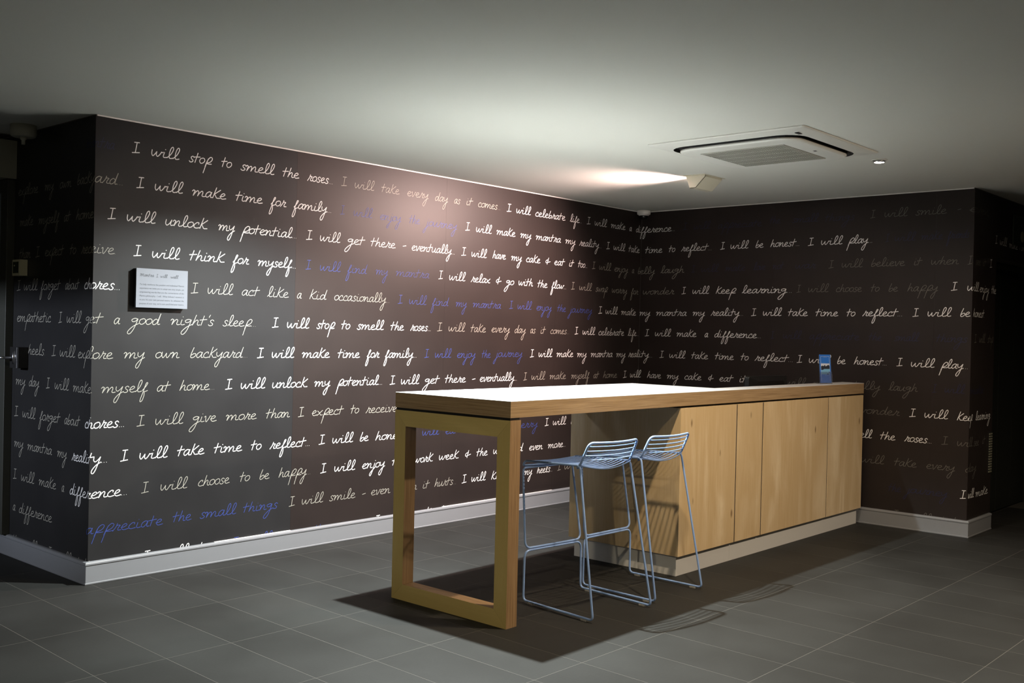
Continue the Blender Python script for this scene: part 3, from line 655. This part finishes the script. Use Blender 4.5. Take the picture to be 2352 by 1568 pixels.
on('photo_water', ((-.0385, .066), (.0385, .066), (.0385, .104), (-.012, .104), (-.020, .098), (-.0385, .094)), M_wat, 3)
on('photo_swimmer', ((.010, .066), (.030, .066), (.024, .070), (.018, .073), (.013, .069)), M_tree, 4); on('photo_figure', rc(.031, .036, .072, .086), mat('leaflet_figure', (.10, .05, .2), .5), 4)
on('caption_line', rc(-.006, .036, .058, .061), M_bl2)
def text_mesh(name, s, size, m, parent, mapper, align='LEFT', width=None):
    cu = bpy.data.curves.new('t', 'FONT'); cu.body = s; cu.size = size; cu.resolution_u = 2
    ob = bpy.data.objects.new('t', cu); COL.objects.link(ob); dg = bpy.context.evaluated_depsgraph_get(); me0 = ob.evaluated_get(dg).to_mesh()
    V = [v.co.copy() for v in me0.vertices]; F = [tuple(p.vertices) for p in me0.polygons]; ob.evaluated_get(dg).to_mesh_clear(); bpy.data.objects.remove(ob)
    xs = [v.x for v in V]; a, b_ = min(xs), max(xs); k = (width/(b_-a)) if width else 1
    off = -a if align == 'LEFT' else -(a+b_)/2
    me = bpy.data.meshes.new(name); me.from_pydata([mapper((v.x+off)*k, v.y) for v in V], [], F); me.materials.append(m)
    o = bpy.data.objects.new(name, me); COL.objects.link(o); o.parent = parent; return o
text_mesh('title', 'mantra', .012, M_pw, lfm, lambda x, z: lean(x, z+.187, -.0017), 'CENTER', .032)
M_acry = mat('acrylic', (.93, .95, 1.0), .04, trans=.96)
sheet('back_plate', -.054, .054, .002, .200, .0014, .0034, M_acry); sheet('front_pocket', -.054, .054, .002, .085, -.0075, -.0060, M_acry)
loft('base', [[(-.054, -.008, 0), (.054, -.008, 0), (.054, .045, 0), (-.054, .045, 0)], [(-.054, -.008, .002), (.054, -.008, .002), (.054, .045, .002), (-.054, .045, .002)]], M_acry, bh)

# ================================================================== BAR STOOLS
R_, RW = .0056, .0030
def stool():
    """local frame: x across, +y towards the counter, feet on z=0, rods: base wire, front hoop, back hoop, crosswise wires"""
    t = empty('bar_stool')
    FX, RX, yF, yR = .205, .212, .235, -.235            # runner ends on the floor
    sx, syF, syR = .180, .275, -.105                    # seat half width, seat front/rear
    zr, zs, zf = .013, .716, .268                       # runner, seat rail, footrest heights
    sF = .700
    P = []; R = []
    half = [(0, yF, zf-.0118), (FX, yF, zf-.0118), (FX+.003, yF+.0, zr), (RX, yR, zr), (sx+.002, syR, zs), (sx, syF-.004, sF), (sx, syF+.012, sF-.026), (0, syF+.012, sF-.026)]
    rads = [0, .040, .026, .024, .022, .014, .014, 0]
    right = half; left = [(-x, y, z) for x, y, z in half[::-1]]
    pts = right[1:-1] + left[1:-1]; rr = rads[1:-1] + rads[::-1][1:-1]
    from_bm('base_wire', tube_bm(rounded(pts, rr, True), R_, True), M_metal, t, True)
    ww = .198; hoop = [(ww, yF+.001, zf), (sx-.004, syF+.010, sF-.038), (-sx+.004, syF+.010, sF-.038), (-ww, yF+.001, zf)]
    hoop = [(ww+.004, yF, zf), (sx-.001, syF+.012, sF-.0375), (-sx+.001, syF+.012, sF-.0375), (-ww-.004, yF, zf)]
    from_bm('front_hoop', tube_bm(rounded(hoop, [.040, .026, .026, .040], True), R_, True), M_metal, t, True)
    # back hoop: rises from the rear seat corners, leans back, bowed top rail
    zb = .828; by = syR-.052
    bp = [(sx-.001, syR+.020, zs-.014), (sx+.001, syR-.004, zs+.012), (sx-.004, by, zb)]
    top = [Vector((sx-.004 + (-2*(sx-.004))*k/10, by-.020*math.sin(math.pi*k/10), zb-.004*math.sin(math.pi*k/10))) for k in range(11)]
    A = rounded([bp[0], bp[1], bp[2], tuple(top[2])], [0, .01, .028, 0], False)
    B = [Vector((-p.x, p.y, p.z)) for p in A][::-1]
    from_bm('back_hoop', tube_bm(A[:-1]+top[2:9]+B[1:], R_+.0004), M_metal, t, True)
    def wire(y0, zz, xw, sag_z, sag_y):
        q = [Vector((xw - 2*xw*k/12, y0-sag_y*math.sin(math.pi*k/12), zz-sag_z*math.sin(math.pi*k/12)**.9)) for k in range(13)]
        return tube_bm(q, RW, n=7)
    N_ = 15
    for i in range(N_):
        f = i/(N_-1); y = syF-.012 + (syR-.004-(syF-.012))*f; z = sF + (zs-sF)*f + .002
        from_bm('seat_wire', wire(y, z-.001, sx, .008+.018*f, .012*f), M_metal, t, True)
    for i in range(4):
        f = (i+.75)/4.6; y = syR-.004 + (by-syR+.004)*f; z = zs+.008 + (zb-zs-.008)*f
        from_bm('back_wire', wire(y, z, sx-.001-.003*f, .003, .020), M_metal, t, True)
    for sx_ in (-1, 1):
        for yy in (yF-.055, yR+.055):
            xx = FX+.003 + (RX-FX-.003)*((yF-yy)/(yF-yR))
            bm = box_bm(sx_*xx-.0075, sx_*xx+.0075, yy-.020, yy+.020, 0, .010, .002)
            from_bm('foot_glide', bm, M_clear, t)
    return t
s1 = stool(); s1.location = (-3.330, -2.030, 0); s1.rotation_euler = (0, 0, math.radians(-5.0))
tag(s1, 'pale blue wire bar stool nearest the leg frame, left of the pair', 'stool', 'wire bar stools at the counter')
s2 = s1.copy(); COL.objects.link(s2)
for ch in list(s1.children):
    c_ = ch.copy(); COL.objects.link(c_); c_.parent = s2
s2.location = (-2.838, -2.022, 0); s2.rotation_euler = (0, 0, math.radians(-1.2))
s2['label'] = 'pale blue wire bar stool nearest the plywood cabinet, right of the pair'

# ================================================================== WALL PLAQUE
PT = .036; px0, px1, pz0, pz1 = -4.666, -4.366, 1.4285, 1.6360
pq = empty('wall_plaque', ((px0+px1)/2, 0, pz0)); tag(pq, 'pale grey printed plaque mounted on the handwriting wallpaper', 'plaque')
keep(box('block', px0+.002, px1-.002, -PT+.004, -.0003, pz0+.002, pz1-.002, M_black, pq))['label'] = 'black backing block'
M_plq = mat('plaque_face', (.155, .17, .20), .45); M_ink = mat('plaque_ink', (.03, .032, .04), .6)
keep(box('face_sheet', px0, px1, -PT, -PT+.004, pz0, pz1, M_plq, pq, .0006))
V = []; F = []; x = px0+.019
for wd, a, b_ in (('Mantra', .020, .101), ('I', .113, .126), ('will', .137, .178), ('wall', .198, .243)):
    write(V, F, wd, px0+a, px0+b_, 1.594-(a-.02)*.012, .0009, PT+.0004, lambda s, z, off: (s, -off, z), xh=.0085)
me = bpy.data.meshes.new('heading'); me.from_pydata(V, [], F); me.materials.append(M_ink); o = bpy.data.objects.new('heading', me); COL.objects.link(o); o.parent = pq; keep(o)
LN = ['To help reinforce the positive and individual Mantra', 'experience we invite you to adopt two very simple, yet', 'empowering words that are the cornerstone of the', "Mantra philosophy - I will.  What follows I answers is", "to you. It's your own personal mantra. So, whatever the", "purpose of your stay, we're sure you'll find your mantra."]
for i, s in enumerate(LN):
    o = text_mesh('text_line', s, .0125, M_ink, pq, lambda x, y, i=i: (px0+.020+x, -PT-.0004, 1.5475-.0202*i+y*1.0), 'LEFT', .258); keep(o)

# ================================================================== CEILING THINGS
# cassette air conditioner
ac = empty('air_conditioner', (-2.131, -2.291, H)); tag(ac, 'square white cassette air conditioner set in the ceiling', 'air conditioner')
HS = .468
def sq(h, z, r=.012): return [(x, y, z) for x, y in rrect(0, 0, h, h, r, 6)]
def rr(hx_, r, z, bow=0): return [(x*(1+bow*(1-(abs(y)/hx_)**2)), y*(1+bow*(1-(abs(x)/hx_)**2)), z) for x, y in rrect(0, 0, hx_, hx_, r, 10)]
# frame: from the outer square in to the rounded slot
N1 = 28
def ring(h, r, z, seg=6): return [(x, y, z) for x, y in rrect(0, 0, h, h, r, seg)]
loft('frame', [ring(HS, .012, -.0005), ring(HS, .012, -.006), ring(HS-.006, .012, -.010), ring(.404, .13, -.022), ring(.398, .13, -.023)], M_acw, ac, cap0=False, cap1=False)
loft('outlet_slot', [ring(.3979, .13, -.0228), ring(.392, .128, -.004), ring(.372, .118, -.004), ring(.366, .116, -.029)], M_dark, ac, cap0=False, cap1=False)  # slot walls coloured dark to paint in the shade of the recess
loft('louvre_panel', [ring(.364, .115, -.0046), ring(.3665, .116, -.029), ring(.367, .116, -.034), ring(.358, .115, -.041), ring(.342, .108, -.043)], M_acw, ac)
gs = .252
bm = box_bm(-gs, gs, -gs, gs, -.0440, -.0431)
gb = from_bm('grille_back', bm, mat('ac_grille_shadow', (.26, .26, .235), .7), ac)
bm = bmesh.new()
for k in range(42):
    y = -gs+.006 + (2*gs-.012)*k/41; box_bm(-gs, gs, y-.0028, y+.0028, -.0475, -.044, bm=bm)
for k in range(6):
    xx = -gs + 2*gs*k/5; box_bm(xx-.002, xx+.002, -gs, gs, -.0478, -.044, bm=bm)
gr = from_bm('intake_grille', bm, M_acg, ac); gr['kind'] = 'stuff'
for hx_, y_ in ((.02, -.300),):
    from_bm('latch', box_bm(hx_-.012, hx_+.012, y_-.008, y_+.008, -.0436-(.0), -.0420), M_dark, ac)
from_bm('sensor_window', box_bm(-.395, -.350, -.405, -.385, -.0215, -.0150), M_dark, ac)

# wall washer housing: folded sheet box, open towards wall_left
ww = empty('wall_washer', (-1.40, -1.46, H)); tag(ww, 'small cream angular ceiling light shining onto the corner of the lettered walls', 'wall light')
a0, a1 = -.105, .105
prof = [(-.078, -.002), (-.078, -.014), (-.005, -.083), (.040, -.083), (.040, -.080), (-.003, -.080), (-.075, -.012), (-.075, -.002)]
lo0 = [(a0, y, z) for y, z in prof]; lo1 = [(a1, y, z) for y, z in prof]
loft('reflector', [lo0, lo1], M_fix, ww)
for xx in (a0, a1-.002):
    prism('side_plate', [(-.078, -.002), (-.078, -.014), (-.005, -.083), (.040, -.083), (.070, -.002)], 'x', xx, xx+.002, M_fix, ww)
box('mounting_plate', -.135, .135, -.088, .075, -.0022, -.0002, M_fix, ww)
from_bm('lamp', tube_bm([(-.09, .012, -.040), (.09, .012, -.040)], .008, n=10), mat('wash_lamp', (1, 1, 1), .4, emit=(1, .8, .76), estr=40), ww, True)

# visible adjustable downlight
dl = empty('downlight', (-1.412, -2.661, H)); tag(dl, 'small lit downlight in the ceiling beside the air conditioner', 'downlight')
from_bm('trim_ring', lathe_bm([(.036, -.0004), (.047, -.0004), (.047, -.003), (.044, -.005), (.037, -.004), (.036, -.0004)], 32), M_acw, dl, True)
from_bm('gimbal', lathe_bm([(.020, -.001), (.034, -.001), (.033, -.014), (.029, -.016), (.027, -.012), (.020, -.008)], 32), M_steel, dl, True)
from_bm('lens', lathe_bm([(0, -.0165), (.028, -.0155), (.028, -.0145), (0, -.0145)], 28), M_lamp, dl, True)

# dome camera in the corner
dc = empty('dome_camera', (-.072, -.068, H)); tag(dc, 'small white dome security camera where both lettered walls meet the ceiling', 'security camera')
from_bm('housing', lathe_bm([(0, -.0004), (.056, -.0004), (.057, -.006), (.057, -.028), (.053, -.033), (.044, -.035), (.044, -.040), (.036, -.042), (0, -.042)], 40), M_domew, dc, True)
from_bm('dome', lathe_bm([(.034, -.040), (.035, -.048), (.031, -.060), (.022, -.070), (.010, -.0755), (0, -.077)], 36), M_domek, dc, True)

# detector at the far left
sd = empty('ceiling_sensor', (-4.985, .62, H)); tag(sd, 'dim pale ceiling sensor with short nozzle above the left door', 'smoke detector')
M_sd = mat('sensor_plastic', (.42, .42, .36), .6)
from_bm('body', lathe_bm([(0, -.0004), (.066, -.0004), (.068, -.045), (.062, -.062), (.055, -.066), (0, -.066)], 36), M_sd, sd, True)
from_bm('nozzle', lathe_bm([(.018, -.065), (.016, -.078), (.010, -.082), (.010, -.105), (0, -.106)], 20), M_sd, sd, True)

# ================================================================== LEFT RETURN WALL
# door set at the far end of the return wall: dark jamb, lit glass leaf
xl = -LA
d1 = empty('door_1', (xl-.02, 1.3, 0)); d1['kind'] = 'structure'
keep(box('jamb', xl-.045, xl-.0003, .955, 1.045, .1175, 2.15, M_frame, d1, .002)); keep(box('frame_head', xl-.045, xl-.0003, 1.045, 2.1, 2.08, 2.15, M_frame, d1))
keep(box('glass_leaf', xl-.030, xl-.015, 1.046, 2.0, .14, 2.079, M_glass, d1)); keep(box('bottom_rail', xl-.036, xl-.010, 1.046, 2.0, .1175, .1395, M_frame, d1))
rb = empty('roller_housing', (xl-.12, 1.2, 2.15)); tag(rb, 'dark grey boxy housing above the left door, cut by the photo edge', 'door closer box')
pf = [(-.0003, 2.155), (-.135, 2.155), (-.170, 2.170), (-.170, 2.362), (-.155, 2.372), (-.0003, 2.372)]
keep(prism('casing', [(xl+a, z) for a, z in pf], 'y', .60, 1.9, mat('housing_grey', (.30, .30, .25), .6), rb)) if False else keep(loft('casing', [[(xl+a, .945, z) for a, z in pf], [(xl+a, 1.9, z) for a, z in pf]], mat('housing_grey', (.30, .30, .25), .6), rb))
th = empty('thermostat', (xl, .80, 1.58)); tag(th, 'small beige wall control box with dark display above the door lock', 'thermostat')
keep(box('casing', xl-.045, xl-.0003, .775, .875, 1.597, 1.688, M_beige, th, .003, 2)); keep(box('display', xl-.0465, xl-.0448, .790, .860, 1.612, 1.675, M_screen, th)); 
keep(box('button', xl-.048, xl-.0464, .835, .845, 1.650, 1.658, M_beige, th))
lk = empty('door_lock', (xl, .85, 1.09)); tag(lk, 'black lock box with steel plate and lever handle on the left return wall', 'door lock')
keep(box('lock_case', xl-.058, xl-.0003, .745, .835, 1.080, 1.197, M_dark, lk, .002)); keep(box('face_plate', xl-.062, xl-.0582, .752, .842, 1.080, 1.197, M_steel, lk, .001))
pl = lk.children[-1]
keep_pl = lambda o: o
h1 = from_bm('keyhole_escutcheon', tube_bm(rounded([(xl-.0635, .79, 1.103), (xl-.0635, .79, 1.175)], 0), .007, n=10), M_steel, lk, True); keep(h1)
h2 = from_bm('lever_handle', tube_bm(rounded([(xl-.062, .80, 1.137), (xl-.125, .80, 1.137), (xl-.125, .91, 1.137)], .012), .0075, n=12), M_steel, lk, True); keep(h2)

# ================================================================== RIGHT RETURN WALL
d2 = empty('door_2', (.95, -WB+.25, 0)); d2['kind'] = 'structure'
keep(box('jamb', OX0+.0005, OX0+.05, -WB+.10, -WB+.26, 0, OZ-.0005, M_doork, d2)); keep(box('jamb', OX1-.05, OX1-.0005, -WB+.10, -WB+.26, 0, OZ-.0005, M_doork, d2))
keep(box('frame_head', OX0+.05, OX1-.05, -WB+.10, -WB+.26, OZ-.05, OZ-.0005, M_doork, d2))
for k in range(4):
    w_ = (OX1-OX0-.102)/4; a = OX0+.051+w_*k
    keep(box('door_board', a+.001, a+w_-.001, -WB+.20, -WB+.235, .01, OZ-.052, M_doork, d2, .002))
keep(from_bm('lever_handle', tube_bm(rounded([(OX0+.10, -WB+.20, 1.05), (OX0+.10, -WB+.14, 1.05), (OX0+.20, -WB+.14, 1.05)], .015), .009, n=10), M_dark, d2, True))
vg = empty('wall_grille', (.455, -WB, .41)); tag(vg, 'narrow upright slatted vent low on the wall by the dark doorway', 'vent')
M_vg = mat('vent_metal', (.20, .20, .15), .5)
keep(box('backing', .425, .487, -WB-.004, -WB-.0003, .405, .705, M_dark, vg))
for k in range(16):
    z = .412 + .29*k/16
    keep(box('slat', .427, .485, -WB-.010, -WB-.004, z, z+.010, M_vg, vg))
sg = empty('door_sign', (1.0, -WB, 2.08)); tag(sg, 'dark green sign with a pale round symbol above the right doorway', 'sign')
keep(box('panel', .86, 1.35, -WB-.012, -WB-.0003, 2.085, 2.31, mat('sign_green', (.012, .028, .018), .4), sg, .002))
c_ = from_bm('round_symbol', lathe_bm([(0, 0), (.043, 0), (.043, .0015), (0, .0015)], 32), mat('sign_disc', (.34, .33, .22), .5), sg); c_.rotation_euler = (math.radians(90), 0, 0); c_.location = (1.075-1.0, -.012, 2.158-2.08)
c_ = from_bm('small_symbol', lathe_bm([(0, 0), (.012, 0), (.012, .0015), (0, .0015)], 20), mat('sign_dot', (.12, .13, .11), .5), sg); c_.rotation_euler = (math.radians(90), 0, 0); c_.location = (1.055-1.0, -.012, 2.243-2.08)
